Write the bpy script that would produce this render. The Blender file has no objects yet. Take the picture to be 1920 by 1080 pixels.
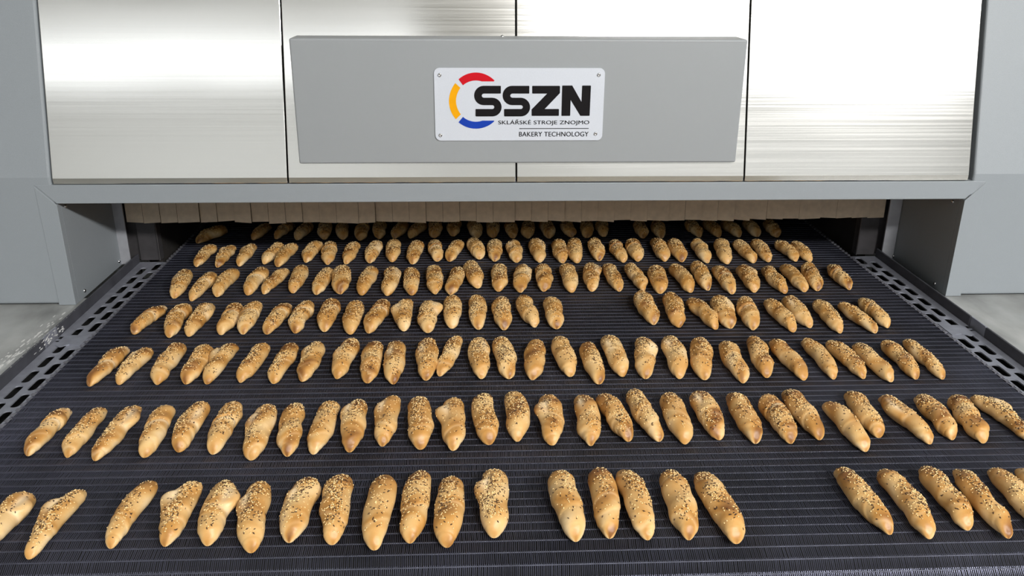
import bpy, bmesh, math, random
import numpy as np
from mathutils import Matrix, Vector

scene = bpy.context.scene
COL = scene.collection

# ------------------------------------------------------------------ camera
F_PX = 1602.18
CAM = np.array([-0.1121, -2.0274, 0.8221])
PITCH, YAW, ROLL = 0.3698, 0.0451, 0.0068
_cp, _sp, _c, _s = math.cos(PITCH), math.sin(PITCH), math.cos(YAW), math.sin(YAW)
FW = np.array([_s * _cp, _c * _cp, -_sp])
_R0 = np.array([_c, -_s, 0.0])
_U0 = np.cross(_R0, FW)
RT = math.cos(ROLL) * _R0 + math.sin(ROLL) * _U0
UP = -math.sin(ROLL) * _R0 + math.cos(ROLL) * _U0
cam_data = bpy.data.cameras.new('camera')
cam = bpy.data.objects.new('camera', cam_data)
COL.objects.link(cam)
cam_data.sensor_width = 36.0
cam_data.lens = F_PX * 36.0 / 1920.0
cam_data.clip_start = 0.05
m = Matrix.Identity(4)
for i in range(3):
    m[i][0], m[i][1], m[i][2], m[i][3] = RT[i], UP[i], -FW[i], CAM[i]
cam.matrix_world = m
scene.camera = cam


def ray(u, v):
    return FW + RT * (u - 960) / F_PX - UP * (v - 540) / F_PX


def on_z(u, v, z):                     # the point of a pixel's ray on the belt plane at height z
    d = ray(u, v)
    return CAM + d * (z - CAM[2]) / d[2]


def on_y(u, v, y):                     # the same on an upright plane
    d = ray(u, v)
    return CAM + d * (y - CAM[1]) / d[1]


# ------------------------------------------------------------------ world and lights
world = bpy.data.worlds.new('hall')
scene.world = world
world.use_nodes = True
bg = world.node_tree.nodes['Background']
bg.inputs[0].default_value = (0.95, 0.98, 1.0, 1)
bg.inputs[1].default_value = 0.05


def area_light(name, loc, target, sx, sy, watts, color=(1, 1, 1), down=False):
    ld = bpy.data.lights.new(name, 'AREA')
    ld.shape = 'RECTANGLE'
    ld.size, ld.size_y = sx, sy
    ld.energy = watts
    ld.color = color
    o = bpy.data.objects.new(name, ld)
    COL.objects.link(o)
    o.location = loc
    if not down:
        o.rotation_euler = (Vector(target) - Vector(loc)).to_track_quat('-Z', 'Y').to_euler()
    return o


# the ceiling lamps of the hall and one added fill panel, all behind and above the photographer
area_light('key_lamp', (1.3, -4.7, 2.94), (0, -0.2, 0.1), 0.7, 0.3, 275, (1.0, 0.98, 0.95))
area_light('key_lamp', (3.4, -4.7, 2.94), (0, -0.2, 0.1), 0.7, 0.3, 330, (1.0, 0.98, 0.95))
area_light('ceiling_lamp_and_fill', (-2.9, -6.9, 2.97), (0, 0, 0), 4.6, 1.0, 40, (0.95, 0.98, 1.0), True)
area_light('ceiling_lamp_and_fill', (3.4, -6.6, 2.97), (0, 0, 0), 5.0, 2.0, 46, (0.95, 0.98, 1.0), True)
area_light('ceiling_lamp_and_fill', (-2.9, -5.75, 2.97), (0, 0, 0), 4.6, 1.1, 9, (0.95, 0.98, 1.0), True)  # added dim fill, lifts the reflection at the top of the left panels
# added glowing band, no window there; brightens what the steel panels reflect
area_light('reflection_fill', (0, -8.28, 2.25), (0, 0, 2.25), 12.6, 1.3, 10, (0.97, 0.99, 1.0))

scene.view_settings.view_transform = 'Standard'
scene.view_settings.look = 'None'
scene.view_settings.gamma = 1.0
scene.view_settings.use_curve_mapping = False
scene.view_settings.exposure = 0.0


# ------------------------------------------------------------------ helpers
def srgb(r, g, b):
    def f(c):
        c /= 255.0
        return c / 12.92 if c <= 0.04045 else ((c + 0.055) / 1.055) ** 2.4
    return (f(r), f(g), f(b), 1.0)


def new_mat(name):
    mt = bpy.data.materials.new(name)
    mt.use_nodes = True
    nt = mt.node_tree
    return mt, nt, nt.nodes['Principled BSDF']


def node(nt, kind, **inp):
    n = nt.nodes.new(kind)
    for k, v in inp.items():
        n.inputs[k].default_value = v
    return n


def noise_node(nt, scale, detail=3.0, vec=None, coord='Object'):
    tc = nt.nodes.new('ShaderNodeTexCoord')
    n = nt.nodes.new('ShaderNodeTexNoise')
    n.inputs['Scale'].default_value = scale
    n.inputs['Detail'].default_value = detail
    if vec is not None:
        mp = nt.nodes.new('ShaderNodeMapping')
        mp.inputs['Scale'].default_value = vec
        nt.links.new(tc.outputs[coord], mp.inputs['Vector'])
        nt.links.new(mp.outputs['Vector'], n.inputs['Vector'])
    else:
        nt.links.new(tc.outputs[coord], n.inputs['Vector'])
    return n


def ramp(nt, fac, stops):
    r = nt.nodes.new('ShaderNodeValToRGB')
    el = r.color_ramp.elements
    el[0].position, el[0].color = stops[0]
    el[1].position, el[1].color = stops[-1]
    for p, c in stops[1:-1]:
        e = el.new(p)
        e.color = c
    nt.links.new(fac, r.inputs['Fac'])
    return r


def bump(nt, b, height, strength, dist):
    n = nt.nodes.new('ShaderNodeBump')
    n.inputs['Strength'].default_value = strength
    n.inputs['Distance'].default_value = dist
    nt.links.new(height, n.inputs['Height'])
    nt.links.new(n.outputs['Normal'], b.inputs['Normal'])
    return n


def simple_mat(name, col, rough=0.5, metal=0.0, nscale=None, nbump=0.0, ndist=0.001, var=0.06, coord='Object', vec=None):
    mt, nt, b = new_mat(name)
    b.inputs['Base Color'].default_value = col
    b.inputs['Roughness'].default_value = rough
    b.inputs['Metallic'].default_value = metal
    if nscale:
        n = noise_node(nt, nscale, 4.0, vec, coord)
        lo = tuple(max(0, c * (1 - var)) for c in col[:3]) + (1,)
        hi = tuple(min(1, c * (1 + var)) for c in col[:3]) + (1,)
        r = ramp(nt, n.outputs['Fac'], [(0.3, lo), (0.7, hi)])
        nt.links.new(r.outputs['Color'], b.inputs['Base Color'])
        if nbump:
            bump(nt, b, n.outputs['Fac'], nbump, ndist)
    return mt


M = {}
M['paint'] = simple_mat('grey_textured_paint', srgb(127, 133, 138), 0.52, 0.0, 700, 0.25, 0.0006, 0.05)
M['sign_paint'] = simple_mat('sign_grey_paint', srgb(132, 136, 139), 0.52, 0.0, 900, 0.15, 0.0004, 0.04)
M['steel'] = simple_mat('dull_sheet_steel', srgb(150, 152, 158), 0.42, 0.4, 30, 0.05, 0.001, 0.10)
M['dark_steel'] = simple_mat('dark_steel', srgb(70, 68, 70), 0.5, 0.5, 25, 0.05, 0.001, 0.2)
M['rim'] = simple_mat('rim_steel', srgb(74, 75, 82), 0.5, 0.4, 20, 0.05, 0.001, 0.2)
M['plate'] = simple_mat('slotted_plate_steel', srgb(140, 143, 154), 0.42, 0.45, 40, 0.05, 0.001, 0.14)
M['tunnel_lining'] = simple_mat('dark_lining', srgb(26, 22, 20), 0.8, 0.0, 12, 0.1, 0.002, 0.4)  # near-black mottled tone for the tunnel walls, ceiling and end
M['under'] = simple_mat('dark_undertray', srgb(13, 13, 14), 0.85, 0.0, 15, 0.0, 0.001, 0.3)
M['bolt'] = simple_mat('zinc_bolt', srgb(205, 206, 208), 0.22, 1.0, 200, 0.0, 0.001, 0.05)
M['curtain'] = simple_mat('beige_curtain_cloth', srgb(200, 184, 162), 0.75, 0.0, 60, 0.1, 0.001, 0.1)
M['wire'] = simple_mat('dark_belt_wire', srgb(82, 84, 100), 0.3, 0.75, 9, 0.0, 0.001, 0.35)
M['rod'] = simple_mat('belt_cross_rod', srgb(74, 76, 88), 0.55, 0.4, 40, 0.0, 0.001, 0.3)
M['edge'] = simple_mat('belt_edge_weld', srgb(118, 118, 126), 0.5, 0.5, 60, 0.0, 0.001, 0.3)
M['white'] = simple_mat('white_plate', srgb(182, 187, 196), 0.5, 0.0, 300, 0.0, 0.001, 0.02)
M['black'] = simple_mat('black_print', srgb(15, 13, 15), 0.65, 0.0, 50, 0.0, 0.001, 0.1)
M['red'] = simple_mat('red_print', srgb(178, 14, 28), 0.65, 0.0, 50, 0.0, 0.001, 0.04)
M['yellow'] = simple_mat('yellow_print', srgb(212, 148, 4), 0.65, 0.0, 50, 0.0, 0.001, 0.04)
M['blue'] = simple_mat('blue_print', srgb(18, 54, 150), 0.65, 0.0, 50, 0.0, 0.001, 0.04)
for _n in ('black', 'red', 'yellow', 'blue'):
    M[_n].node_tree.nodes['Principled BSDF'].inputs['Specular IOR Level'].default_value = 0.12
M['sesame'] = simple_mat('sesame_seed', srgb(238, 208, 150), 0.45, 0.0, 400, 0.0, 0.001, 0.10)
M['darkseed'] = simple_mat('dark_seed', srgb(66, 42, 24), 0.4, 0.0, 300, 0.0, 0.001, 0.3)
M['flour'] = simple_mat('flour', srgb(196, 197, 196), 0.9, 0.0, 200, 0.3, 0.001, 0.05)
M['wall'] = simple_mat('hall_wall_paint', srgb(236, 237, 236), 0.7, 0.0, 4, 0.05, 0.002, 0.04)
M['floor'] = simple_mat('hall_floor', srgb(120, 116, 106), 0.6, 0.0, 3, 0.1, 0.002, 0.15)


def stainless():
    mt, nt, b = new_mat('brushed_stainless')
    b.inputs['Metallic'].default_value = 1.0
    b.inputs['Base Color'].default_value = srgb(226, 225, 222)
    n = noise_node(nt, 1.0, 4.0, (1.2, 260, 260))
    r = ramp(nt, n.outputs['Fac'], [(0.3, (0.12, 0.12, 0.12, 1)), (0.7, (0.17, 0.17, 0.17, 1))])
    nt.links.new(r.outputs['Color'], b.inputs['Roughness'])
    w = noise_node(nt, 2.2, 1.0)
    bump(nt, b, w.outputs['Fac'], 0.25, 0.012)
    return mt


M['stainless'] = stainless()


def deck_mat():
    mt, nt, b = new_mat('worn_grey_deck')
    n1 = noise_node(nt, 7.0, 6.0)
    r1 = ramp(nt, n1.outputs['Fac'], [(0.25, srgb(104, 106, 105)), (0.5, srgb(132, 134, 133)), (0.75, srgb(152, 156, 157))])
    n2 = noise_node(nt, 9.0, 5.0, (1.0, 0.35, 1.0))
    mx = nt.nodes.new('ShaderNodeMixRGB')
    tc = nt.nodes.new('ShaderNodeTexCoord')                       # flour dust gathers along the rail
    sx_ = nt.nodes.new('ShaderNodeSeparateXYZ'); nt.links.new(tc.outputs['Object'], sx_.inputs[0])
    ab = nt.nodes.new('ShaderNodeMath'); ab.operation = 'ABSOLUTE'; nt.links.new(sx_.outputs['X'], ab.inputs[0])
    mr = nt.nodes.new('ShaderNodeMapRange'); nt.links.new(ab.outputs[0], mr.inputs['Value'])
    mr.inputs['From Min'].default_value = 1.08; mr.inputs['From Max'].default_value = 1.24
    mr.inputs['To Min'].default_value = 0.85; mr.inputs['To Max'].default_value = 0.25
    ml = nt.nodes.new('ShaderNodeMath'); ml.operation = 'MULTIPLY'
    r3 = ramp(nt, n2.outputs['Fac'], [(0.38, (0, 0, 0, 1)), (0.66, (1, 1, 1, 1))])
    nt.links.new(r3.outputs['Color'], ml.inputs[0]); nt.links.new(mr.outputs['Result'], ml.inputs[1])
    nt.links.new(ml.outputs[0], mx.inputs['Fac'])
    nt.links.new(r1.outputs['Color'], mx.inputs['Color1'])
    mx.inputs['Color2'].default_value = srgb(205, 207, 206)
    nt.links.new(mx.outputs['Color'], b.inputs['Base Color'])
    b.inputs['Roughness'].default_value = 0.5
    b.inputs['Metallic'].default_value = 0.15
    bump(nt, b, n1.outputs['Fac'], 0.1, 0.002)
    return mt


M['deck'] = deck_mat()


def crust_mat():
    mt, nt, b = new_mat('baked_crust')
    at = nt.nodes.new('ShaderNodeAttribute')
    at.attribute_name = 'crust'
    sep = nt.nodes.new('ShaderNodeSeparateColor')
    nt.links.new(at.outputs['Color'], sep.inputs['Color'])
    n = noise_node(nt, 45, 4.0)
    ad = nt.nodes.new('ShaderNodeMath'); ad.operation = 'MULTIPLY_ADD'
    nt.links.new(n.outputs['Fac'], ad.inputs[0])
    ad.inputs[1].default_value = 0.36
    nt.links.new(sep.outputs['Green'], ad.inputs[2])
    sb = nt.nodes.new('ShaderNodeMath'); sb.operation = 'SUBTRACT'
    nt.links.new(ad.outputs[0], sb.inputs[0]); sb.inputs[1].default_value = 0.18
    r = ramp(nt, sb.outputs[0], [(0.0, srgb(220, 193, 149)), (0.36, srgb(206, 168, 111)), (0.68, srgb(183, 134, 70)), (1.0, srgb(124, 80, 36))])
    mx = nt.nodes.new('ShaderNodeMixRGB')
    nt.links.new(sep.outputs['Red'], mx.inputs['Fac'])
    nt.links.new(r.outputs['Color'], mx.inputs['Color1'])
    mx.inputs['Color2'].default_value = srgb(240, 216, 176)
    nt.links.new(mx.outputs['Color'], b.inputs['Base Color'])
    b.inputs['Roughness'].default_value = 0.44
    b.inputs['Specular IOR Level'].default_value = 0.42
    n2 = noise_node(nt, 130, 3.0, (0.35, 2.2, 0.35))          # fine wrinkles round the roll
    bump(nt, b, n2.outputs['Fac'], 0.3, 0.0012)
    return mt


M['crust'] = crust_mat()


def mesh_obj(name, verts, faces, mat, parent=None, smooth=False, bevel=0.0, seg=2):
    me = bpy.data.meshes.new(name)
    me.from_pydata([tuple(map(float, v)) for v in verts], [], faces)
    me.update()
    me.materials.append(mat)
    if smooth:
        me.polygons.foreach_set('use_smooth', [True] * len(me.polygons))
    o = bpy.data.objects.new(name, me)
    COL.objects.link(o)
    if parent is not None:
        o.parent = parent
    if bevel > 0:
        md = o.modifiers.new('bevel', 'BEVEL')
        md.width = bevel
        md.segments = seg
        md.limit_method = 'ANGLE'
        md.angle_limit = 0.6
    return o


def np_mesh(name, V, Q, mat, parent=None, smooth=True):
    """V (n,3) float, Q (m,k) int faces of equal size."""
    me = bpy.data.meshes.new(name)
    k = Q.shape[1]
    me.vertices.add(len(V))
    me.vertices.foreach_set('co', np.ascontiguousarray(V, np.float32).ravel())
    me.loops.add(Q.size)
    me.loops.foreach_set('vertex_index', np.ascontiguousarray(Q, np.int32).ravel())
    me.polygons.add(len(Q))
    me.polygons.foreach_set('loop_start', np.arange(0, Q.size, k, dtype=np.int32))
    me.polygons.foreach_set('use_smooth', np.full(len(Q), smooth))
    me.update(calc_edges=True)
    me.validate()
    me.materials.append(mat)
    o = bpy.data.objects.new(name, me)
    COL.objects.link(o)
    if parent is not None:
        o.parent = parent
    return o


BOXF = [(0, 3, 2, 1), (4, 5, 6, 7), (0, 1, 5, 4), (1, 2, 6, 5), (2, 3, 7, 6), (3, 0, 4, 7)]


def box(name, x0, x1, y0, y1, z0, z1, mat, parent=None, bevel=0.0):
    v = [(x0, y0, z0), (x1, y0, z0), (x1, y1, z0), (x0, y1, z0), (x0, y0, z1), (x1, y0, z1), (x1, y1, z1), (x0, y1, z1)]
    return mesh_obj(name, v, BOXF, mat, parent, bevel=bevel)


def prism(name, pts, d0, d1, axis, mat, parent=None, bevel=0.0, seg=2):
    """polygon pts (2d) extruded along axis: 'x' pts are (y,z); 'y' pts are (x,z); 'z' pts are (x,y)."""
    def to3(p, d):
        return {'x': (d, p[0], p[1]), 'y': (p[0], d, p[1]), 'z': (p[0], p[1], d)}[axis]
    n = len(pts)
    v = [to3(p, d0) for p in pts] + [to3(p, d1) for p in pts]
    f = [tuple(range(n - 1, -1, -1)), tuple(range(n, 2 * n))] + [(i, (i + 1) % n, n + (i + 1) % n, n + i) for i in range(n)]
    # consistent outward winding
    area = sum(pts[i][0] * pts[(i + 1) % n][1] - pts[(i + 1) % n][0] * pts[i][1] for i in range(n))
    flip = (area < 0) != (axis == 'y') != (d1 < d0)
    if flip:
        f = [tuple(reversed(q)) for q in f]
    return mesh_obj(name, v, f, mat, parent, bevel=bevel, seg=seg)


def empty(name, loc, label, cat, group=None):
    o = bpy.data.objects.new(name, None)
    COL.objects.link(o)
    o.location = loc
    o.empty_display_size = 0.1
    tag(o, label, cat, group)
    return o


def tag(o, label=None, cat=None, group=None, kind=None):
    if label: o['label'] = label
    if cat: o['category'] = cat
    if group: o['group'] = group
    if kind: o['kind'] = kind
    return o


def dome(name, c, nrm, r, h, mat, parent, hexa=False):
    """a round bolt head seen along nrm, with a small socket recess"""
    nrm = Vector(nrm).normalized()
    a = nrm.orthogonal().normalized()
    b = nrm.cross(a)
    c = Vector(c)
    N = 12
    prof = [(1.0, 0.0), (0.97, 0.45), (0.75, 0.85), (0.42, 1.0), (0.36, 0.6)]
    v, f = [], []
    for rr, hh in prof:
        for k in range(N):
            t = 2 * math.pi * k / N
            v.append(c + (a * math.cos(t) + b * math.sin(t)) * r * rr + nrm * h * hh)
    for i in range(len(prof) - 1):
        for k in range(N):
            f.append((i * N + k, i * N + (k + 1) % N, (i + 1) * N + (k + 1) % N, (i + 1) * N + k))
    f.append(tuple(range((len(prof) - 1) * N, len(prof) * N)))
    return mesh_obj(name, v, f, mat, parent, smooth=True)


ZFLOOR = -0.86
# ------------------------------------------------------------------ setting
fl = box('floor', -6.7, 6.7, -8.4, 3.6, ZFLOOR - 0.1, ZFLOOR, M['floor'])
tag(fl, kind='structure')
HX, HY0, HY1, HZ = 6.6, -8.3, 3.5, 3.0
for nm, bb in (('ceiling', (-HX, HX, HY0, HY1, HZ, HZ + 0.1)), ('wall_left', (-HX - 0.1, -HX, HY0, HY1, ZFLOOR, HZ)), ('wall_right', (HX, HX + 0.1, HY0, HY1, ZFLOOR, HZ)),
               ('wall_front', (-HX, HX, HY0 - 0.1, HY0, ZFLOOR, HZ)), ('wall_back', (-HX, HX, HY1, HY1 + 0.1, ZFLOOR, HZ))):
    tag(box(nm, *bb, M['wall']), kind='structure')

# ------------------------------------------------------------------ oven
LEAN = 0.2216
tl, cl = math.sin(LEAN), math.cos(LEAN)
oven = empty('tunnel_oven', (0, 0.6, ZFLOOR), 'grey tunnel oven with stainless front panels over a wide low mouth', 'oven')
oven_inv = Matrix.Translation((0, -0.6, -ZFLOOR))


def op(o):                                     # make a mesh a part of the oven, built in world coordinates
    o.parent = oven
    o.matrix_parent_inverse = oven_inv
    return o


seams = [float(on_y(u, v, 0.0)[0]) for u, v in ((99, 346), (541, 346), (968, 346), (1394, 343), (1815, 341))]
PY = -0.001
ZL, ZB = 0.3110, 0.3250
TOP = 0.78
for i in range(4):
    x0, x1 = seams[i] + 0.0016, seams[i + 1] - 0.0016
    pts = [(PY, ZL), (PY, ZB), (PY + TOP * tl, ZB + TOP * cl), (PY + 0.022 + TOP * tl, ZB + TOP * cl), (PY + 0.022, ZB), (PY + 0.022, ZL)]
    op(prism('front_panel', pts, x0, x1, 'x', M['stainless'], bevel=0.0016, seg=2))
# dark gap backing behind the panels
op(prism('panel_backing', [(0.026, ZL - 0.01), (0.026, ZB), (0.026 + TOP * tl, ZB + TOP * cl), (0.09 + TOP * tl, ZB + TOP * cl), (0.09, ZL - 0.01)], -1.1190, 1.1260, 'x', M['under']))
for sx in (-1, 1):
    xi = 1.1195 if sx < 0 else 1.1265
    xo = 1.85
    zb = 0.3265
    pts = [(0.0015, 0.004), (0.0015, zb), (0.0015 + TOP * tl, zb + TOP * cl), (0.10 + TOP * tl, zb + TOP * cl), (0.10, zb), (0.10, 0.004)]
    op(prism('side_cheek', pts, sx * xi, sx * xo, 'x', M['paint'], bevel=0.006, seg=3))
    # body under the cheek, down to the floor
    op(box('oven_leg_panel', min(sx * 1.2, sx * xo), max(sx * 1.2, sx * xo), 0.05, 0.9, ZFLOOR, -0.012, M['paint']))
# roof and rear body
op(prism('oven_body', [(0.13 + 0.0, 0.36), (0.13 + TOP * tl, ZB + TOP * cl - 0.02), (1.9, ZB + TOP * cl - 0.02), (1.9, 0.36)], -1.84, 1.84, 'x', M['paint']))
# mitred frame round the mouth
XO, XI, ZO, ZI = 1.160, 1.115, 0.309, 0.263
op(prism('frame_rail', [(-XO, ZO), (XO, ZO), (XI, ZI), (-XI, ZI)], 0.0, 0.024, 'y', M['paint'], bevel=0.0015))
for sx in (-1, 1):
    g = 0.0022
    op(prism('frame_upright', [(sx * XO, ZO - 2 * g), (sx * XI, ZI - 2 * g), (sx * XI, 0.001), (sx * (XO - 0.004), 0.001)], 0.0, 0.02, 'y', M['paint'], bevel=0.0007))
    op(prism('mitre_backing', [(sx * (XO - .005), ZO - 0.006), (sx * (XI + .003), ZI + .002), (sx * (XI + .003), ZI - .02), (sx * (XO - .005), ZO - 0.05)], 0.007, 0.02, 'y', M['under']))
    rw = op(box('reveal_wall', min(sx * XI, sx * (XI + 0.018)), max(sx * XI, sx * (XI + 0.018)), 0.0205, 0.335, 0.001, 0.30, M['paint']))
    for (by, bz) in (((0.039, 0.2456), (0.056, 0.0175), (0.2856, 0.0163)) if sx < 0 else ((0.050, 0.2426), (0.0587, 0.0140), (0.30, 0.0085))):
        b = dome('bolt', (sx * XI, by, bz), (-sx, 0, 0), 0.0048, 0.004, M['bolt'], None)
        b.parent = rw
    # L-shaped post and the jamb behind it
    po = 1.1235 if sx < 0 else 1.114
    pi_ = 1.0900 if sx < 0 else 1.0810
    op(prism('post', [(sx * po, 0.298), (sx * pi_, 0.304), (sx * pi_, 0.309), (sx * (po - 0.006), 0.304), (sx * (po - 0.006), 0.335), (sx * po, 0.335)], 0.002, 0.285, 'z', M['steel'], bevel=0.0008))
    ja, jb = 1.0760, 1.0180
    op(prism('jamb', [(sx * 1.1145, 0.345), (sx * ja, 0.345), (sx * (ja - 0.003), 0.335), (sx * (jb + .003), 0.335), (sx * jb, 0.329), (sx * (jb - 0.002), 0.331), (sx * (jb - 0.002), 0.36), (sx * 1.1145, 0.36)], 0.002, 0.30, 'z', M['dark_steel'], bevel=0.0006))
    # tunnel side walls
    op(box('tunnel_wall', min(sx * 1.022, sx * 1.06), max(sx * 1.022, sx * 1.06), 0.361, 1.85, -0.08, 0.30, M['tunnel_lining']))
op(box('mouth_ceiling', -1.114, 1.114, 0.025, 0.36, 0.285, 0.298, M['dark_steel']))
op(box('tunnel_ceiling', -1.06, 1.06, 0.361, 1.85, 0.302, 0.33, M['tunnel_lining']))
op(box('tunnel_end', -1.06, 1.06, 1.851, 1.9, -0.08, 0.33, M['tunnel_lining']))

# ------------------------------------------------------------------ strip curtain
random.seed(5)
cur = empty('strip_curtain', (0, 0.318, 0.285), 'brown strip curtain hanging across the oven mouth', 'curtain')
cinv = Matrix.Translation((0, -0.318, -0.285))
cb = box('hanger_bar', -1.088, 1.079, 0.3225, 0.327, 0.262, 0.284, M['dark_steel'])
cb.parent = cur; cb.matrix_parent_inverse = cinv
x = -1.088
k = 0
while x < 1.075:
    w = 0.0475 if k % 9 not in (3,) else 0.062
    if x + w > 1.079: w = 1.079 - x
    if w < 0.012: break
    zb = 0.1235 - 0.004 * random.random() - (0.004 if abs(x) < 0.7 else 0.0)
    tilt = random.uniform(-0.0018, 0.0018)
    yb = 0.3155 + random.uniform(-0.0035, 0.002)
    yt = 0.3205
    zt = 0.284
    th = 0.0012
    x1 = x + w - 0.0006
    sk = random.uniform(-0.004, 0.004)
    tw = random.uniform(0.0005, 0.0045)
    v = [(x, yb, zb + tilt), (x1, yb - tw, zb - tilt), (x1, yb - tw + th, zb - tilt), (x, yb + th, zb + tilt),
         (x, yt, zt), (x1, yt, zt), (x1, yt + th, zt), (x, yt + th, zt)]
    s = mesh_obj('curtain_strip', v, BOXF, M['curtain'])
    s.parent = cur; s.matrix_parent_inverse = cinv
    x += w
    k += 1

# ------------------------------------------------------------------ sign box with the name plate
SY = -0.010
SX0, SX1 = float(on_y(551, 188, SY)[0]), float(on_y(1391, 188, SY)[0])
SZ0, SZ1 = float(on_y(960, 306, SY)[2]), float(on_y(960, 73, SY)[2])


def py(z):
    return PY + (z - ZB) * math.tan(LEAN)


sign = empty('sign_box', (0, 0.03, SZ0), 'long grey wedge-shaped box carrying the white name plate', 'sign')
sinv = Matrix.Translation((0, -0.03, -SZ0))


def sp(o, parent=None):
    o.parent = parent or sign
    if parent is None:
        o.matrix_parent_inverse = sinv
    return o


hs = prism('housing', [(SY, SZ0), (SY, SZ1), (py(SZ1) - 0.001, SZ1), (py(SZ0) - 0.001, SZ0)], SX0, SX1, 'x', M['sign_paint'], bevel=0.004, seg=3)
sp(hs)
hg = dome('stud', (-0.045, 0.045, SZ1), (0, 0, 1), 0.004, 0.004, M['bolt'], None)
sp(hg)

# name plate: crop pixels of the plate -> metres on the sign face
PX0, PX1 = float(on_y(815, 195, SY)[0]), float(on_y(1131.5, 195, SY)[0])
PZ0, PZ1 = float(on_y(972, 263, SY)[2]), float(on_y(972, 127.2, SY)[2])


def pl(x, y):
    v = (y - 89.0) / (772.0 - 89.0)
    xl = 160 + 20 * v
    xr = 1805 - 40 * v
    u = (x - xl) / (xr - xl)
    return (PX0 + u * (PX1 - PX0), PZ1 - v * (PZ1 - PZ0))


def rounded(x0, x1, z0, z1, r, n=8):
    pts = []
    for cx, cz, a0 in ((x1 - r, z1 - r, 0), (x0 + r, z1 - r, 90), (x0 + r, z0 + r, 180), (x1 - r, z0 + r, 270)):
        for k in range(n + 1):
            a = math.radians(a0 + 90 * k / n)
            pts.append((cx + r * math.cos(a), cz + r * math.sin(a)))
    return pts


plate = prism('name_plate', rounded(PX0, PX1, PZ0, PZ1, 0.013), SY - 0.003, SY - 0.0002, 'y', M['white'])
sp(plate)
plate['label'] = 'white name plate with black lettering and coloured ring'
FY = SY - 0.0036


def decal(name, pts, mat):
    o = prism(name, [pl(*p) for p in pts], FY, SY - 0.0029, 'y', mat)
    o.parent = plate
    return o


def arc(cx, cy, rx, ry, a0, a1, n=14):
    return [(cx + rx * math.cos(math.radians(a0 + (a1 - a0) * k / n)), cy - ry * math.sin(math.radians(a0 + (a1 - a0) * k / n))) for k in range(n + 1)]


def S_shape(dx):
    p = [(798, 253)] + arc(635, 343, 90, 90, 90, 270) + arc(718, 451.5, 19, 18.5, 90, -90) + [(562, 470), (558, 474), (558, 535), (564, 540)]
    p += arc(718, 452, 89, 88, -90, 90) + arc(640, 344.5, 22, 19.5, 270, 90) + [(796, 325), (800, 321), (801, 257)]
    return [(a + dx, b) for a, b in p]


for dx in (0, 272):
    decal('letter', S_shape(dx), M['black'])
decal('letter', [(1104, 253), (1362, 253), (1367, 258), (1366, 320), (1218, 470), (1351, 470), (1355, 474), (1354, 531), (1350, 535), (1097, 535), (1093, 531), (1093, 474), (1243, 325), (1104, 325), (1100, 321), (1100, 257)], M['black'])
decal('letter', [(1392, 250), (1485, 250), (1572, 403), (1580, 254), (1584, 250), (1661, 250), (1665, 254), (1649, 531), (1645, 535), (1560, 535), (1468, 385), (1462, 531), (1458, 535), (1382, 535), (1378, 531), (1388, 254)], M['black'])
CX, CY, RO, RI = 562, 393.5, 257, 191
decal('logo_arc', arc(CX, CY, RO, 263, 130, 46) + [(735, 212), (622, 212)] + arc(CX, CY, RI, 190, 72, 130), M['red'])
decal('logo_arc', arc(CX, CY, 256, 258, 140, 222) + arc(CX, CY, 189, 192, 221, 141), M['yellow'])
decal('logo_arc', arc(CX, CY, RO, 263, 230, 312) + [(735, 580), (622, 580)] + arc(CX, CY, RI, 197, 288, 230), M['blue'])
decal('rule_line', [(975, 653), (1638, 653), (1638, 659), (975, 659)], M['black'])


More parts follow.
